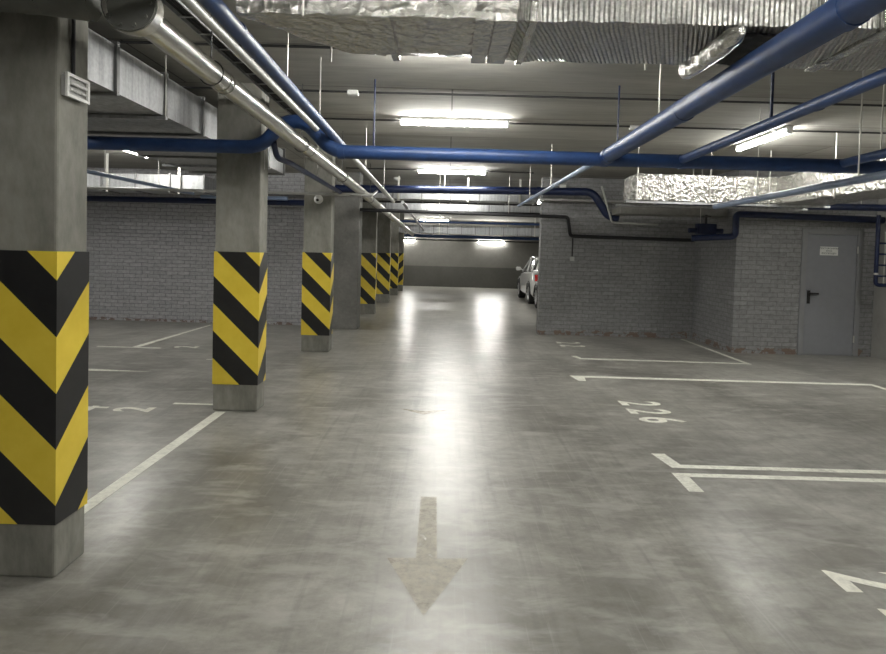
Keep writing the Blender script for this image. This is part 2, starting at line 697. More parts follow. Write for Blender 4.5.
def pipe(name, label, pts, r, mat, cat='pipe', couplings=(), rods=(), fil=.1, rod_mat='rod_zinc', rod_r=.006, seg=16, group=None, cr=1.07):
    """One pipe run: couplings are points along it (with direction), rods are (x, y, z_top_of_pipe)."""
    bm = bmesh.new()
    tube(bm, fillet(pts, fil) if len(pts) > 2 else pts, r, seg)
    for c, dvec in couplings:
        c, dvec = Vector(c), Vector(dvec).normalized()
        tube(bm, [c - dvec * r * .5, c + dvec * r * .5], r * cr, seg)
    if not rods:
        return tag(obj(name, bm, mat, smooth=True), label, cat, group)
    t = thing(name, label, cat, pts[0], group=group)
    o = Vector(pts[0])
    bmesh.ops.translate(bm, verts=bm.verts[:], vec=-o)
    obj('pipe_run', bm, mat, t, True)
    for rx, ry, rz in rods:
        bm = bmesh.new()
        tube(bm, [Vector((rx, ry, rz - .01)) - o, Vector((rx, ry, CEIL)) - o], rod_r, 8)
        rg = [Vector((rx, ry, rz - r)) - o]
        obj('hanger_rod', bm, rod_mat, t, True)
    return t


# the long blue main crossing the whole picture, hopping over the silver pipe
YM = 5.82
pipe('water_main', 'long dark blue pipe crossing the whole ceiling from left to right',
     [(-9.5, YM, 2.54), (-1.78, YM, 2.545), (-1.56, YM, 2.79), (-1.36, YM, 2.79), (-1.10, YM, 2.522), (7.35, YM, 2.50)],
     .064, 'blue_paint', fil=.13,
     couplings=[((1.43, YM, 2.515), (1, 0, 0)), ((2.16, YM, 2.512), (1, 0, 0)), ((3.6, YM, 2.51), (1, 0, 0)), ((-1.02, YM, 2.522), (1, 0, 0))],
     rods=[(-3.9, YM, 2.6), (-.72, YM, 2.57), (1.55, YM, 2.57), (5.4, YM, 2.56)], rod_mat='dark_blue_paint', rod_r=.009)
# thick blue pipe on the right
pipe('water_pipe', 'thickest blue pipe, slanting from the top right corner down to the blue main',
     [(1.44, -2, 2.53), (1.435, 5.80, 2.53)], .068, 'blue_paint',
     couplings=[((1.44, 3.9, 2.53), (0, 1, 0)), ((1.44, 2.3, 2.53), (0, 1, 0)), ((1.435, 5.65, 2.53), (0, 1, 0))],
     rods=[(1.44, 4.35, 2.59)])
pipe('water_pipe', 'slim grey-blue pipe continuing beyond the thick blue one towards the brick wall corner',
     [(1.44, 5.86, 2.545), (1.44, 12.9, 2.63)], .03, 'pale_blue_paint', rods=[(1.44, 8.9, 2.60), (1.44, 11.2, 2.63)])
pipe('water_pipe', 'medium blue pipe to the right of the thickest one, with a dark blue hanger',
     [(2.19, -2, 2.58), (2.14, 5.79, 2.525)], .038, 'blue_paint',
     couplings=[((2.16, 3.7, 2.54), (0, 1, 0)), ((2.145, 5.1, 2.53), (0, 1, 0))],
     rods=[(2.165, 4.25, 2.57)], rod_mat='dark_blue_paint', rod_r=.012)
pipe('water_pipe', 'blue pipe meeting the main near the right edge, above the foil duct bend',
     [(3.67, -2, 2.57), (3.62, 5.79, 2.53)], .04, 'blue_paint', rods=[(3.64, 5.3, 2.56)])
pipe('water_pipe', 'pale blue pipe in front of the foil duct on the right, below the blue main',
     [(3.2, -2, 2.30), (3.2, 7.5, 2.25), (3.2, 7.5, 2.25 - .001)], .032, 'pale_blue_paint',
     rods=[(3.2, 4.9, 2.30), (3.2, 6.5, 2.28)], fil=.01)
# silver pipe beside the columns
t = thing('drain_pipe', 'fat silver pipe beside the columns, starting in a dark round cap at the top left', 'pipe', (-1.45, 2.75, 2.655))
bm = bmesh.new()
tube(bm, [(0, .1, .0), (0, 7.5, -.08), (0, 14, -.18), (0, 22.2, -.33)], [.067] * 4, 20)
for y in (1.15, 1.22, 3.6, 5.6, 8.3):
    z = -.0107 * y if y < 7.5 else -.08 - .0154 * (y - 7.5)
    tube(bm, [(0, y, z), (0, y + .015, z)], .0715, 20)
obj('pipe_run', bm, 'steel_skin', t, True)
bm = bmesh.new()
tube(bm, [(.045, -.04, -.015), (.045, -.005, -.015), (.03, .0, -.01), (.015, .03, -.005), (0, .08, 0)], [.122, .122, .105, .080, .069], 28)
obj('bell_collar', bm, 'steel_skin', t, True)
bm = bmesh.new()
tube(bm, [(.045, -.055, -.015), (.045, -.041, -.015)], .118, 28)
for k in range(10):
    a = 2 * PI * k / 10
    c = Vector((.045 + .098 * math.cos(a), -.055, -.015 + .098 * math.sin(a)))
    tube(bm, [c, c + Vector((0, -.012, 0))], .009, 6)
obj('end_cap', bm, 'cap_dark', t, True)
for y in (1.0, 3.3, 5.6, 8.6, 12, 16):
    z = -.0107 * y if y < 7.5 else -.08 - .0154 * (y - 7.5)
    bm = bmesh.new()
    tube(bm, [(0, y, z + .065), (0, y, CEIL - 2.655)], .005, 8)
    tube(bm, [(.074 * math.cos(a * PI / 10), y, z + .074 * math.sin(a * PI / 10)) for a in range(21)], .004, 6)
    obj('hanger', bm, 'dark_steel', t, True)
pipe('drain_pipe', 'dull grey pipe crossing in front of the top of the nearest column',
     [(-6.5, 2.74, 2.70), (-1.9, 2.74, 2.70), (-1.60, 2.78, 2.68)], .092, 'cap_dark', couplings=[((-1.85, 2.74, 2.70), (1, 0, 0))], fil=.05)
# the two pipes right of it
pipe('water_pipe', 'blue pipe slanting down beside the fat silver pipe on the left of the lane',
     [(-1.1, -2, 2.78), (-1.1, 6.6, 2.655)], .04, 'blue_paint', rods=[(-1.1, 4.15, 2.74), (-1.1, 5.2, 2.72)], couplings=[((-1.1, 3.2, 2.71), (0, 1, 0))])
pipe('water_pipe', 'pale pipe carrying on beyond the blue main, just right of the fat silver pipe',
     [(-1.1, 6.65, 2.655), (-1.1, 12.2, 2.59)], .034, 'grey_pipe_paint', rods=[(-1.1, 8.1, 2.66), (-1.1, 10.4, 2.63)])
pipe('water_pipe', 'thin light grey pipe between the blue pipe and the silver pipe on the left',
     [(-1.24, -2, 2.80), (-1.25, 6.5, 2.71)], .026, 'grey_pipe_paint')
pipe('water_pipe', 'thin dark blue pipe running back below the silver pipe from the blue main',
     [(-1.66, 5.83, 2.60), (-1.66, 5.95, 2.47), (-1.62, 6.3, 2.47), (-1.62, 9.2, 2.46)], .028, 'dark_blue_paint', fil=.08, rods=[(-1.62, 7.6, 2.49)])
pipe('water_pipe', 'thin grey pipe crossing the top of the third striped column',
     [(-6.4, 9.35, 2.44), (-1.16, 9.35, 2.445), (-1.16, 9.9, 2.56)], .022, 'grey_pipe_paint', fil=.06)

# cable tray beside them
t = thing('cable_tray', 'slim steel cable tray close to the ceiling between the silver and grey pipes', 'cable tray', (-1.66, 2.0, 3.04))
bm = bmesh.new()
for s in (-1, 1):
    box(bm, s * .05 - .004, s * .05 + .004, -3, 7.4, -.02, .02)
for k in range(34):
    box(bm, -.05, .05, -3 + k * .305, -2.98 + k * .305, -.02, -.014)
obj('tray', bm, 'galvanised', t)
bm = bmesh.new()
for k, x in enumerate((-.025, 0, .022)):
    tube(bm, [(x, -3, -.004), (x + .006, 1, -.002), (x - .004, 4, -.004), (x, 7.4, -.004)], .009, 8)
obj('cables', bm, 'cable_black', t, True)
for y in (1.4, 3.2, 5.2):
    bm = bmesh.new()
    box(bm, -.004, .004, y - .01, y + .01, .0, CEIL - 3.04)
    obj('hanger_strap', bm, 'galvanised', t)

# pipes at the left wall
pipe('water_pipe', 'pale blue pipe slanting across the gap between the two nearest columns',
     [(-4.5, 3, 2.45), (-4.5, 10.9, 2.53)], .027, 'pale_blue_paint', rods=[(-4.5, 8.1, 2.52), (-4.5, 9.6, 2.53)])
pipe('water_pipe', 'dark blue pipe along the top of the grey brick wall on the left',
     [(-10.9, 12.6, 2.50), (-2.9, 12.6, 2.545), (-2.45, 12.6, 2.545)], .06, 'dark_blue_paint', rods=[(-7.5, 12.6, 2.55), (-4.2, 12.6, 2.57)])
pipe('water_pipe', 'short pale blue pipe end seen beside the second striped column',
     [(-4.92, 12.3, 2.60), (-3.2, 12.3, 2.60)], .04, 'pale_blue_paint', rods=[(-4.6, 12.3, 2.63), (-3.6, 12.3, 2.63)])
bm = bmesh.new()
box(bm, -10.9, -2.4, 12.78, 13.0, 2.68, 2.74)
tag(obj('cable_tray', bm, 'dark_steel'), 'dark tray along the top of the left brick wall above the blue pipe', 'cable tray')

# far pipes crossing the lane
pipe('water_pipe', 'dark blue pipe beyond the second ceiling light, bending down at the dark brick wall',
     [(-2.3, 11.95, 2.79), (2.74, 11.95, 2.855), (3.05, 11.95, 2.40), (3.25, 11.95, 2.36)], .075, 'dark_blue_paint', fil=.14,
     couplings=[((1.7, 11.95, 2.847), (1, 0, 0)),], rods=[(-.1, 11.95, 2.86), (1.95, 11.95, 2.9)])
pipe('water_pipe', 'black pipe crossing under the first metal duct of the far lane',
     [(-2.3, 14.6, 2.78), (3.0, 14.6, 2.80)], .03, 'dark_steel')
pipe('water_pipe', 'black pipe crossing below the second metal duct of the far lane',
     [(-2.3, 15.4, 2.61), (3.4, 15.4, 2.63)], .04, 'dark_steel', rods=[(.4, 15.4, 2.63), (2.0, 15.4, 2.65)])
pipe('water_pipe', 'blue pipe crossing the lane behind the black one, by the far light',
     [(-2.3, 24, 2.80), (7.3, 24, 2.82)], .045, 'blue_paint')
pipe('water_pipe', 'lowest blue pipe crossing the lane near the far wall',
     [(-2.3, 26.3, 2.32), (7.3, 26.3, 2.32)], .07, 'blue_paint', rods=[(0, 26.3, 2.38), (2.5, 26.3, 2.38)])
pipe('water_pipe', 'thin dark pipe just below the lowest blue pipe before the far wall',
     [(-2.3, 27.6, 2.20), (7.3, 27.6, 2.20)], .04, 'dark_steel')
pipe('conduit', 'pair of pale tubes slanting away under the ducts at the far left of the lane',
     [(-.95, 12.6, 2.62), (-1.0, 24.9, 2.5)], .03, 'galvanised')

# pipes around the right bay
pipe('water_pipe', 'dark blue pipe running above the grey door and dropping at its left end',
     [(7.35, 10.55, 2.36), (4.86, 10.55, 2.40), (4.86, 10.55, 2.02), (4.2, 10.75, 1.98)], .056, 'dark_blue_paint', fil=.08)
pipe('water_pipe', 'dark blue pipe higher up above the grey door, by the foil duct bend',
     [(7.35, 10.0, 2.52), (3.3, 10.0, 2.50)], .055, 'dark_blue_paint', rods=[(6.6, 10.0, 2.57), (3.9, 10.0, 2.55)])
pipe('conduit', 'black pipe crossing the lane and stepping down along the dark brick wall',
     [(-1.8, 12.56, 2.44), (2.40, 12.56, 2.40), (2.46, 12.56, 2.02), (4.95, 12.56, 2.0)], .033, 'cable_black', fil=.06, rods=[(-.2, 12.56, 2.46), (1.2, 12.56, 2.44)])
sw = thing('light_switch', 'small switch box with its black cable on the dark brick wall', 'switch', (2.52, 12.62, 1.56))
bm = bmesh.new()
box(bm, -.045, .045, -.045, 0, -.045, .045)
obj('box', bm, 'box_grey', sw, bevel=.006)
bm = bmesh.new()
tube(bm, [(0, -.02, .04), (0, -.02, .42)], .012, 8)
obj('cable', bm, 'cable_black', sw, True)
# riser with valve frame by the door
t = thing('pipe_manifold', 'dark blue riser with a rack of small branches beside the grey door', 'pipe', (7.06, 10.25, 0))
bm = bmesh.new()
tube(bm, fillet([(0, 0, 2.42), (0, 0, 1.27), (.3, 0, 1.27)], .07), .032, 14)
obj('riser', bm, 'dark_blue_paint', t, True)
for k, z in enumerate((1.42, 1.6, 1.78, 1.96)):
    bm = bmesh.new()
    tube(bm, [(.0, 0, z), (.3, 0, z)], .016, 10)
    obj('branch', bm, 'dark_blue_paint', t, True)
for x in (.13, .22):
    bm = bmesh.new()
    tube(bm, [(x, 0, 1.27), (x, 0, 2.15)], .012, 10)
    obj('gauge_pipe', bm, 'rod_zinc', t, True)
bm = bmesh.new()
tube(bm, [(0, 0, 1.44), (0, 0, 1.47)], .038, 14)
obj('clamp', bm, 'rod_zinc', t, True)

# conduits clipped to the ceiling
for y, x0, x1, lb in ((4.9, -9, 7.3, 'thin grey conduit on the ceiling behind the foil duct'), (6.24, -9, 7.3, 'thin grey conduit on the ceiling with a junction box, above the blue main'),
                      (7.53, -9, 7.3, 'thin grey conduit on the ceiling beside the nearest full ceiling light'), (11.93, -2, 1.6, 'thin conduit on the ceiling beside the second ceiling light')):
    pipe('conduit', lb, [(x0, y, CEIL - .014), (x1, y, CEIL - .014)], .011, 'dark_steel', seg=8)
for x, y, lb in ((-.99, 6.24, 'small white junction box on the ceiling left of the lane'),
                 (2.2, 7.53, 'small white junction box on the ceiling beside the medium blue pipe')):
    bm = bmesh.new()
    box(bm, x - .055, x + .055, y - .04, y + .04, CEIL - .05, CEIL)
    tag(obj('junction_box', bm, 'white_plastic', bevel=.01), lb, 'junction box')
for x, y, lb in ((-1.14, 13.4, 'small white smoke detector on the ceiling left of the second ceiling light'),
                 (-5.35, 11.9, 'white smoke detector on the ceiling over the left bays')):
    bm = bmesh.new()
    tube(bm, [(x, y, CEIL), (x, y, CEIL - .03), (x, y, CEIL - .06)], [.075, .075, .045], 18)
    tag(obj('smoke_detector', bm, 'white_plastic', smooth=True), lb, 'detector')
for x, lb in ((2.08, 'left one of two pale boxes above the pipe over the dark brick wall'), (2.28, 'right one of two pale boxes above the pipe over the dark brick wall')):
    bm = bmesh.new()
    box(bm, x - .06, x + .06, 12.54, 12.62, 2.93, 3.05)
    tag(obj('junction_box', bm, 'white_plastic', bevel=.01), lb, 'junction box')

# ------------------------------------------------------------------ ducts


def quilt(bm, x0, x1, y0, y1, z0, z1, nx, ny, nz, amp, seed, xfn=None):
    """Box with subdivided, lightly dented faces."""
    rnd = random.Random(seed)
    idx = {}

    def V(i, j, k):
        if (i, j, k) not in idx:
            x = x0 + (x1 - x0) * i / nx
            y = y0 + (y1 - y0) * j / ny
            z = z0 + (z1 - z0) * k / nz
            if xfn:
                x, y, z = xfn(x, y, z, i, j, k)
            idx[(i, j, k)] = bm.verts.new((x + rnd.uniform(-amp, amp), y + rnd.uniform(-amp, amp), z + rnd.uniform(-amp, amp)))
        return idx[(i, j, k)]
    for i in range(nx):
        for j in range(ny):
            for k in (0, nz):
                bm.faces.new((V(i, j, k), V(i + 1, j, k), V(i + 1, j + 1, k), V(i, j + 1, k)))
    for i in range(nx):
        for k in range(nz):
            for j in (0, ny):
                bm.faces.new((V(i, j, k), V(i + 1, j, k), V(i + 1, j, k + 1), V(i, j, k + 1)))
    for j in range(ny):
        for k in range(nz):
            for i in (0, nx):
                bm.faces.new((V(i, j, k), V(i, j + 1, k), V(i, j + 1, k + 1), V(i, j, k + 1)))


# big foil wrapped duct across the top
FD = thing('insulated_duct', 'big silver foil wrapped duct across the top of the picture', 'duct', (0, 2.93, 2.7))


def slant(x, y, z, i, j, k):
    # the left end is cut back at an angle
    if x < -.35:
        x = x + max(0, (y - .06)) * .9 * min(1, (-.35 - x) / .5)
    return x, y, z


bm = bmesh.new()
quilt(bm, -1.02, .30, 0, .58, 0, .4, 24, 10, 7, .006, 3, slant)
obj('smooth_wrap', bm, 'foil_crumpled', FD, True)
bm = bmesh.new()
quilt(bm, .30, 1.72, -.005, .60, -.005, .405, 24, 10, 7, .005, 4)
obj('ribbed_wrap', bm, 'foil_ribbed', FD, True)
bm = bmesh.new()
quilt(bm, 1.72, 5.9, -.01, .62, -.002, .41, 60, 10, 7, .006, 5)
obj('ribbed_wrap', bm, 'foil_ribbed', FD, True)
for x, w in ((-.32, .02), (.14, .04), (.24, .05), (.37, .018), (1.75, .05), (2.02, .03)):
    bm = bmesh.new()
    quilt(bm, x - w, x + w, -.018, .635, -.016, .42, 2, 8, 6, .003, int(x * 100) + 50)
    obj('joint_band', bm, 'foil_crumpled', FD, True)
for x in (-.7, 1.1, 3.0):
    for y in (-.03, .66):
        bm = bmesh.new()
        tube(bm, [(x, y, -.02), (x, y, CEIL - 2.7)], .005, 8)
        obj('hanger_rod', bm, 'rod_zinc', FD, True)
bm = bmesh.new()
quilt(bm, 1.38, 1.78, .08, .50, -.03, -.004, 12, 12, 2, .011, 77)
obj('torn_flap', bm, 'black_rubber', FD, True)
# rolled foil tube beneath it
bm = bmesh.new()
pts = [(1.30, 2.84, 2.64), (1.295, 2.9, 2.638), (1.29, 3.05, 2.636), (1.285, 3.25, 2.636), (1.28, 3.44, 2.635), (1.28, 3.49, 2.635)]
tube(bm, pts, [.02, .044, .05, .05, .046, .02], 18)
for v in bm.verts:
    v.co += Vector((random.uniform(-1, 1), random.uniform(-1, 1), random.uniform(-1, 1))) * .003
tag(obj('foil_pipe', bm, 'foil_crumpled', smooth=True), 'short foil wrapped pipe with a rounded end hanging under the big foil duct', 'pipe')
# foil duct over the right bay: a cross run then a bend towards the camera
D2 = thing('insulated_duct', 'foil wrapped duct over the right bays, bending towards the camera above the grey door', 'duct', (0, 9.0, 2.45))
bm = bmesh.new()


def taper(x, y, z, i, j, k):
    if i == 0:
        x += .06
        y += .05 if j == 0 else 0
    return x, y, z


quilt(bm, 2.62, 4.72, 0, .6, 0, .37, 34, 5, 5, .009, 9, taper)
obj('cross_run', bm, 'foil_crumpled', D2, True)
bm = bmesh.new()
quilt(bm, 4.72, 5.45, -2.85, .6, -.01, .37, 8, 34, 5, .007, 10)
obj('long_run', bm, 'foil_crumpled', D2, True)
for a, b in (((2.56, .02, -.02), (5.5, .02, -.02)), ((2.56, .58, -.02), (5.5, .58, -.02))):
    bm = bmesh.new()
    box(bm, a[0], b[0], a[1] - .015, a[1] + .015, -.045, -.015)
    obj('bearer', bm, 'galvanised', D2)
for x, y in ((2.7, -.02), (3.75, -.02), (4.6, -.02), (4.68, -1.4), (4.68, -2.6)):
    bm = bmesh.new()
    tube(bm, [(x, y, -.05), (x, y, CEIL - 2.45)], .006, 8)
    obj('hanger_rod', bm, 'rod_zinc', D2, True)

# galvanised duct on the left
GD = thing('air_duct', 'galvanised rectangular duct running back behind the two nearest columns', 'duct', (-2.44, 0, 2.70))
bm = bmesh.new()
y = 3.0 - 4.5
segs = [2.85, 4.52, 5.3, 6.1, 7.6, 9.1]
for a, b in zip(segs, segs[1:]):
    box(bm, -1.35, 0, a, b, 0, .34)
obj('duct_body', bm, 'galvanised', GD)
for a in segs[1:]:
    bm = bmesh.new()
    box(bm, -1.38, .022, a - .018, a + .018, -.025, 0)
    box(bm, -1.38, .022, a - .018, a + .018, .34, .365)
    box(bm, 0, .022, a - .018, a + .018, 0, .34)
    box(bm, -1.38, -1.35, a - .018, a + .018, 0, .34)
    obj('flange', bm, 'flange_steel', GD, bevel=.003)
for a in (3.75, 5.25, 6.8, 8.3):
    bm = bmesh.new()
    box(bm, -1.40, .04, a - .015, a + .015, -.04, -.012)
    obj('bearer', bm, 'galvanised', GD)
    for x in (-1.375, .03):
        bm = bmesh.new()
        tube(bm, [(x, a, -.04), (x, a, CEIL - 2.70)], .005, 8)
        obj('hanger_rod', bm, 'rod_zinc', GD, True)


def cross_duct(label, x0, x1, y, w, z0, z1, mat='galvanised', step=.55):
    t = thing('air_duct', label, 'duct', (x0, y, z0))
    L, h = x1 - x0, z1 - z0
    bm = bmesh.new()
    box(bm, 0, L, 0, w, 0, h)
    obj('duct_body', bm, mat, t)
    n = max(1, int(L / step))
    for k in range(n + 1):
        x = L * k / n
        bm = bmesh.new()
        box(bm, x - .015, x + .015, -.02, 0, -.02, h + .02)
        box(bm, x - .015, x + .015, 0, w, -.02, 0)
        obj('flange', bm, 'flange_steel', t)
    for x in (L * .2, L * .6, L * .9):
        bm = bmesh.new()
        box(bm, x - .02, x + .02, -.045, -.028, -.04, CEIL - z0)
        obj('hanger_strap', bm, 'rod_zinc', t)
    return t


cross_duct('nearest of the metal ducts crossing the far lane, under the second ceiling light', -1.8, 1.84, 13.1, .6, 2.73, 2.92)
cross_duct('second metal duct crossing the far lane, ending beside the brick wall corner', -2.3, 7.3, 17.0, .7, 2.73, 2.96)
cross_duct('lowest and farthest metal duct crossing in front of the far wall', -2.3, 7.3, 25.0, .7, 2.40, 2.72)
cross_duct('metal duct over the left bays, seen in the gap between the two nearest columns', -8.6, -4.35, 11.0, .6, 2.57, 2.86)

bm = bmesh.new()
box(bm, 3.05, 4.96, 11.1, 11.7, 2.40, 2.52)
tag(obj('air_duct', bm, 'pier_concrete', bevel=.006), 'flat dull duct under the foil duct over the dark corner bay', 'duct')
pipe('conduit', 'thin pale pipe with a bend under the fat blue pipe on the dark brick wall',
     [(2.86, 11.75, 2.95), (3.08, 11.75, 2.27), (3.95, 11.75, 2.25)], .02, 'grey_pipe_paint', fil=.05)
t = thing('valve', 'dark blue valve block on the pipe left of the corner above the right bay', 'valve', (4.5, 10.9, 2.12))
bm = bmesh.new()
box(bm, -.16, .16, -.08, .08, -.06, .12)
tube(bm, [(-.3, 0, 0), (.3, 0, 0)], .045, 12)
obj('valve_body', bm, 'dark_blue_paint', t, bevel=.01)
bm = bmesh.new()
tube(bm, [(-.1, 0, .1), (-.1, 0, CEIL - 2.12)], .006, 8)
obj('hanger_rod', bm, 'rod_zinc', t, True)
bm = bmesh.new()
tube(bm, [(0, 0, .12), (0, 0, .28)], .02, 10)
tube(bm, [(0, 0, .24), (0, 0, .26)], .08, 16)
obj('hand_wheel', bm, 'dark_steel', t, True)

# pale lintel strip on the dark brick wall
bm = bmesh.new()
box(bm, 1.86, 4.9, 12.3, 12.6, 2.70, 2.74)
tag(obj('cable_tray', bm, 'plaster'), 'pale flat tray on top of the dark brick wall under the blue pipe', 'cable tray')

# ------------------------------------------------------------------ small fittings
t = thing('emergency_light', 'small white framed box high on the side of the nearest column', 'light', (CX1, 3.005, 2.345))
bm = bmesh.new()
box(bm, 0, .022, -.08, .08, -.05, .05)
obj('case', bm, 'box_grey', t, bevel=.004)
bm = bmesh.new()
for a in ((-.09, .09, .042, .056), (-.09, .09, -.056, -.042), (-.09, -.076, -.042, .042), (.076, .09, -.042, .042)):
    box(bm, .026, .038, a[0], a[1], a[2], a[3])
obj('frame', bm, 'white_plastic', t)
bm = bmesh.new()
for y in (-.045, .0, .045):
    tube(bm, [(.033, y - .016, -.018), (.033, y + .016, -.018)], .006, 8)
tube(bm, [(.034, -.065, .012), (.034, .065, .012)], .009, 10)
obj('tube', bm, 'lamp_clear', t, True)
bm = bmesh.new()
tube(bm, [(.012, -.005, .062), (.012, -.005, CEIL - 2.345)], .009, 8)
obj('cable', bm, 'cable_black', t, True)

t = thing('security_camera', 'white dome camera on the front of the third striped column', 'camera', (-2.04, 9.7, 2.39))
bm = bmesh.new()
tube(bm, [(0, 0, 0), (0, -.04, 0), (0, -.075, 0), (0, -.1, -.01)], [.07, .068, .05, .02], 18)
obj('housing', bm, 'white_plastic', t, True)
bm = bmesh.new()
tube(bm, [(0, -.07, -.01), (0, -.108, -.02)], [.03, .02], 14)
obj('lens', bm, 'handle_black', t, True)

t = thing('cable', 'thin black cable looping down near the top of the second striped column', 'cable', (-1.86, 6.03, 2.5))
bm = bmesh.new()
tube(bm, fillet([(.02, .12, .7), (.02, .12, .1), (.02, .12, -.12)], .05), .007, 8)
obj('cable_run', bm, 'white_plastic', t, True)

# ------------------------------------------------------------------ floor markings
ZP = .0015


def poly(name, label, pts, mat='line_paint', cat='floor marking', group=None):
    bm = bmesh.new()
    a = [bm.verts.new((x, y, ZP)) for x, y in pts]
    fc = bm.faces.new(a)
    fc.normal_update()
    if fc.normal.z < 0:
        fc.normal_flip()
    bmesh.ops.triangulate(bm, faces=bm.faces[:], ngon_method='EAR_CLIP')
    return tag(obj(name, bm, mat), label, cat, group)


w = .085
# nearest pair on the right, each with a short leg along the lane
poly('parking_line', 'upper white line of the nearest pair on the right, its leg pointing away',
     [(1.715, 5.06), (1.825, 5.06), (1.86, 4.80), (7.2, 4.80), (7.2, 4.72), (1.765, 4.72)])
poly('parking_line', 'lower white line of the nearest pair on the right, its leg pointing nearer',
     [(1.72, 4.61), (7.2, 4.61), (7.2, 4.53), (1.825, 4.53), (1.815, 4.24), (1.71, 4.24)])
poly('parking_line', 'long white line across the middle right bay, turning at the wall end',
     [(1.68, 8.32), (1.80, 8.32), (5.74, 8.30), (5.74, 4.9), (5.66, 4.9), (5.66, 8.20), (1.86, 8.20), (1.83, 7.98), (1.73, 7.98)])
poly('parking_line', 'short white line in the far right bay before the dark brick wall',
     [(2.02, 9.98), (2.12, 9.98), (2.16, 9.79), (4.70, 9.73), (4.70, 9.64), (2.12, 9.68), ])
poly('parking_line', 'white line running away from the camera to the brick wall corner on the right',
     [(4.70, 9.62), (4.78, 9.62), (4.80, 12.5), (4.72, 12.5)])
poly('parking_line', 'white line in the nearest right bay at the bottom right corner',
     [(2.35, 1.42), (7.2, 1.42), (7.2, 1.34), (2.30, 1.34)])
# left side
poly('parking_line', 'long white line between the two nearest striped columns',
     [(-2.12, 5.98), (-2.22, 5.98), (-2.20, 3.3), (-2.11, 3.3)])
poly('parking_line', 'white line running back towards the left brick wall',
     [(-4.92, 9.62), (-4.81, 9.62), (-4.80, 12.7), (-4.87, 12.7)])
poly('parking_line', 'white line pointing left from the second gap between columns',
     [(-8.5, 7.75), (-4.5, 7.75), (-3.7, 7.80), (-4.5, 7.88), (-8.5, 7.86)])
poly('parking_line', 'thin white line across the left bays before the brick wall',
     [(-5.45, 9.60), (-4.45, 9.60), (-4.45, 9.66), (-5.45, 9.66)])
poly('parking_line', 'short white line left of the foot of the second striped column',
     [(-2.75, 6.22), (-2.32, 6.22), (-2.32, 6.28), (-2.75, 6.28)])
poly('parking_line', 'short white line right of the foot of the third striped column',
     [(-3.4, 8.75), (-2.9, 8.75), (-2.9, 8.80), (-3.4, 8.80)])
# arrow
poly('painted_arrow', 'faded arrow on the lane floor pointing at the camera',
     [(-.065, 2.68), (.149, 3.21), (-.015, 3.20), (-.03, 4.02), (-.135, 4.02), (-.125, 3.20), (-.275, 3.19)], 'arrow_paint', 'arrow')
poly('painted_arrow', 'very faint far arrowhead on the lane floor', [(-.46, 6.3), (-.2, 6.22), (.06, 6.3), (-.2, 6.08)], 'arrow_paint', 'arrow')


def number(s, x, y, ang, size, label, width=1.0):
    M = Matrix.Translation((x, y, ZP)) @ Matrix.Rotation(ang, 4, 'Z')
    o = text_mesh('painted_number', s, size, 'number_paint', None, M, 0, sx=width)
    tag(o, label, 'number')


# digits read facing the bay on the right: their top points to +X
for s, x, y, lb in (('2', 2.14, 6.81, 'first painted digit of the bay number in the middle right bay'),
                    ('2', 2.13, 6.46, 'second painted digit of the bay number in the middle right bay'),
                    ('6', 2.15, 6.13, 'third painted digit of the bay number in the middle right bay, nearest the camera'),
                    ('2', 2.19, 3.09, 'first painted digit at the lower right edge'),
                    ('2', 2.24, 2.74, 'second painted digit at the lower right edge, nearest the camera'),
                    ('2', 2.26, 11.5, 'first faint digit in front of the dark brick wall'),
                    ('2', 2.26, 11.1, 'second faint digit in front of the dark brick wall')):
    number(s, x, y, -PI / 2, .62, lb, .72)
for s, x, y, lb in (('2', -3.0, 5.98, 'painted digit on the floor left of the foot of the second column'),
                    ('2', -4.1, 9.8, 'painted digit on the floor in the far left bay'),
                    ('4', -3.45, 5.98, 'painted digit partly behind the nearest column')):
    number(s, x, y, PI / 2, .5, lb, .75)

# ------------------------------------------------------------------ cars


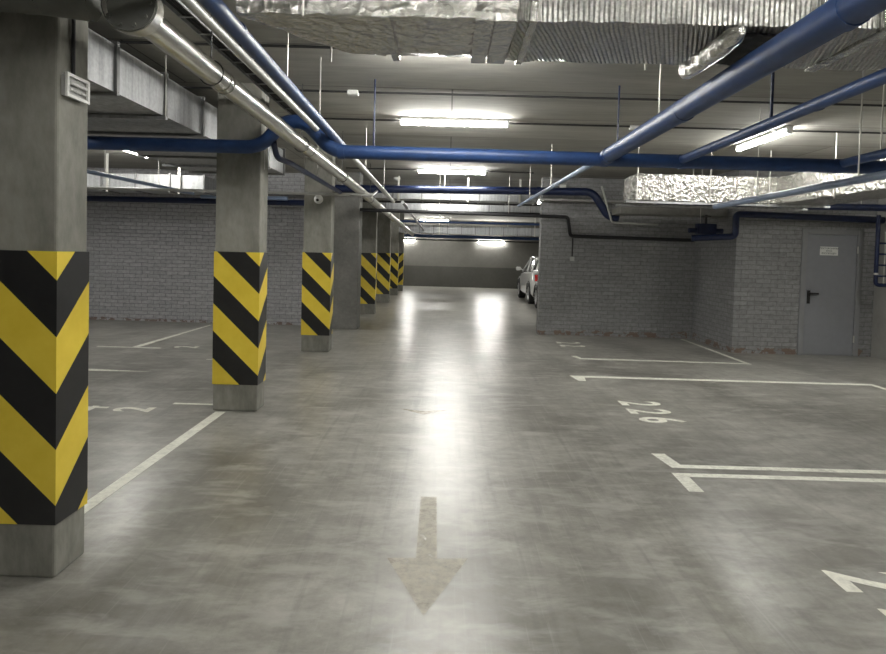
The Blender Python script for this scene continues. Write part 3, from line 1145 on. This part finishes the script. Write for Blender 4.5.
def car(x, y, label, rotz=0.0):
    """Crossover with its nose towards its own -Y; origin under its centre."""
    t = thing('car', label, 'car', (x, y, 0), rotz)
    # stations: y, half width low, half width belt, z sill, z belt
    st = [(-2.18, .62, .60, .42, .66), (-2.10, .80, .76, .26, .80), (-1.80, .88, .83, .22, .90), (-1.35, .90, .86, .22, .96),
          (-.85, .91, .88, .22, 1.02), (0, .91, .88, .22, 1.05), (.9, .91, .88, .22, 1.07), (1.5, .90, .86, .22, 1.08),
          (1.95, .87, .82, .28, 1.08), (2.15, .80, .76, .36, 1.02), (2.22, .70, .66, .46, .9)]
    bm = bmesh.new()
    rings = []
    for (yy, wl, wb, zs, zb) in st:
        zm = zs + (zb - zs) * .5
        P = [(-wl * .9, zs), (-wl, zs + .1), (-(wl + .02), zm), (-wb, zb - .06), (-wb * .9, zb), (0, zb + .03),
             (wb * .9, zb), (wb, zb - .06), (wl + .02, zm), (wl, zs + .1), (wl * .9, zs)]
        rings.append([bm.verts.new((p[0], yy, p[1])) for p in P])
    for a, b in zip(rings, rings[1:]):
        n = len(a)
        for k in range(n):
            bm.faces.new((a[k], a[(k + 1) % n], b[(k + 1) % n], b[k]))
    bm.faces.new(list(reversed(rings[0])))
    bm.faces.new(rings[-1])
    # roof shell with pillars
    obj('body', bm, 'car_white', t, True)
    gs = [(-.95, .80, 1.03, .79, 1.04), (-.25, .80, 1.04, .62, 1.50), (.2, .81, 1.05, .65, 1.56), (1.1, .81, 1.07, .64, 1.55), (1.65, .79, 1.08, .58, 1.47), (2.02, .76, 1.06, .70, 1.09)]
    bm = bmesh.new()
    rr = []
    for yy, wb, zb, wt, zt in gs:
        rr.append([bm.verts.new(p) for p in ((-wb, yy, zb), (-wt, yy, zt), (wt, yy, zt), (wb, yy, zb))])
    for a, b in zip(rr, rr[1:]):
        for k in range(3):
            bm.faces.new((a[k], a[k + 1], b[k + 1], b[k]))
        bm.faces.new((a[3], a[0], b[0], b[3]))
    bm.faces.new(list(reversed(rr[0])))
    bm.faces.new(rr[-1])
    obj('window_glass', bm, 'car_glass', t, True)
    bm = bmesh.new()
    tops = [[(-.27, .64, 1.50), (.2, .67, 1.575), (1.1, .66, 1.565), (1.68, .60, 1.48)]]
    a = [(yy, wt, zt) for yy, wt, zt in tops[0]]
    rows = [[bm.verts.new(p) for p in ((-wt - .03, yy, zt - .05), (-wt, yy, zt), (0, yy, zt + .03), (wt, yy, zt), (wt + .03, yy, zt - .05))] for yy, wt, zt in a]
    for p, q in zip(rows, rows[1:]):
        for k in range(4):
            bm.faces.new((p[k], p[k + 1], q[k + 1], q[k]))
    rf = obj('roof', bm, 'car_white', t, True)
    so = rf.modifiers.new('thick', 'SOLIDIFY')
    so.thickness = .03
    for s in (-1, 1):
        for A, B in (((s * .83, -.98, 1.03), (s * .65, -.27, 1.50)), ((s * .84, .35, 1.05), (s * .68, .32, 1.56)), ((s * .82, 1.3, 1.07), (s * .65, 1.25, 1.53)), ((s * .78, 2.02, 1.06), (s * .61, 1.66, 1.47))):
            bm = bmesh.new()
            tube(bm, [A, B], .035, 8)
            obj('pillar', bm, 'car_white', t, True)
        bm = bmesh.new()
        tube(bm, [(s * .86, -.62, 1.07), (s * .93, -.64, 1.10), (s * .98, -.66, 1.12), (s * 1.10, -.66, 1.12), (s * 1.13, -.66, 1.12)], [.02, .02, .07, .075, .04], 12)
        obj('wing_mirror', bm, 'car_white', t, True)
        bm = bmesh.new()
        quilt(bm, s * .72 - .12, s * .72 + .12, -2.16, -1.95, .68, .80, 2, 2, 2, 0, 1)
        obj('headlight', bm, 'lamp_clear', t, bevel=.02)
        bm = bmesh.new()
        quilt(bm, s * .74 - .09, s * .74 + .09, 2.06, 2.2, .78, 1.0, 2, 2, 2, 0, 1)
        obj('tail_light', bm, 'tail_red', t, bevel=.02)
        for yy in (-1.38, 1.38):
            bm = bmesh.new()
            x1, x0 = s * .925, s * .68
            tube(bm, [(x0, yy, .345), (x0 + s * .02, yy, .345), (x1 - s * .02, yy, .345), (x1, yy, .345)], [.31, .345, .345, .31], 28)
            wh = obj('wheel', bm, 'tyre', t, True)
            bm = bmesh.new()
            tube(bm, [(x1 - s * .01, yy, .345), (x1 + s * .004, yy, .345)], .22, 24)
            for k in range(5):
                aa = 2 * PI * k / 5
                c = Vector((x1 + s * .008, yy, .345))
                e = c + Vector((0, math.cos(aa), math.sin(aa))) * .2
                tube(bm, [c, e], .02, 6)
            obj('rim', bm, 'rim', wh, True)
            bm = bmesh.new()
            arc = [(s * .93, yy + .40 * math.cos(PI * k / 10), .345 + .40 * math.sin(PI * k / 10)) for k in range(11)]
            tube(bm, arc, .022, 8)
            obj('arch_trim', bm, 'handle_black', t, True)
    bm = bmesh.new()
    box(bm, -.45, .45, -2.2, -2.14, .46, .62)
    obj('grille', bm, 'handle_black', t, bevel=.02)
    bm = bmesh.new()
    quilt(bm, -.78, .78, -2.13, 2.1, .2, .3, 4, 6, 1, 0, 2)
    obj('underbody', bm, 'handle_black', t)
    return t


car(3.63, 22.03, 'farther white car parked past the brick wall edge, its side mirror sticking out', PI)
car(3.63, 17.45, 'nearer white car mostly hidden behind the edge of the dark brick wall', PI)

# one shared group per kind of repeat
GROUPS = {'ceiling_light': 'ceiling lights', 'wall_light': 'lamps on the far wall', 'concrete_column': 'striped columns along the lane',
          'parking_line': 'white parking lines on the floor', 'painted_number': 'painted bay digits on the floor', 'painted_arrow': 'arrows on the lane floor',
          'car': 'parked white cars', 'junction_box': 'white junction boxes', 'smoke_detector': 'smoke detectors on the ceiling',
          'water_pipe': 'water pipes under the ceiling', 'conduit': 'conduits on ceiling and walls', 'air_duct': 'bare metal ducts',
          'insulated_duct': 'foil wrapped ducts', 'drain_pipe': 'drain pipes at the top left', 'cable_tray': 'cable trays'}
for o in list(scene.objects):
    k = o.name.split('.')[0]
    if o.parent is None and k in GROUPS:
        o['group'] = GROUPS[k]
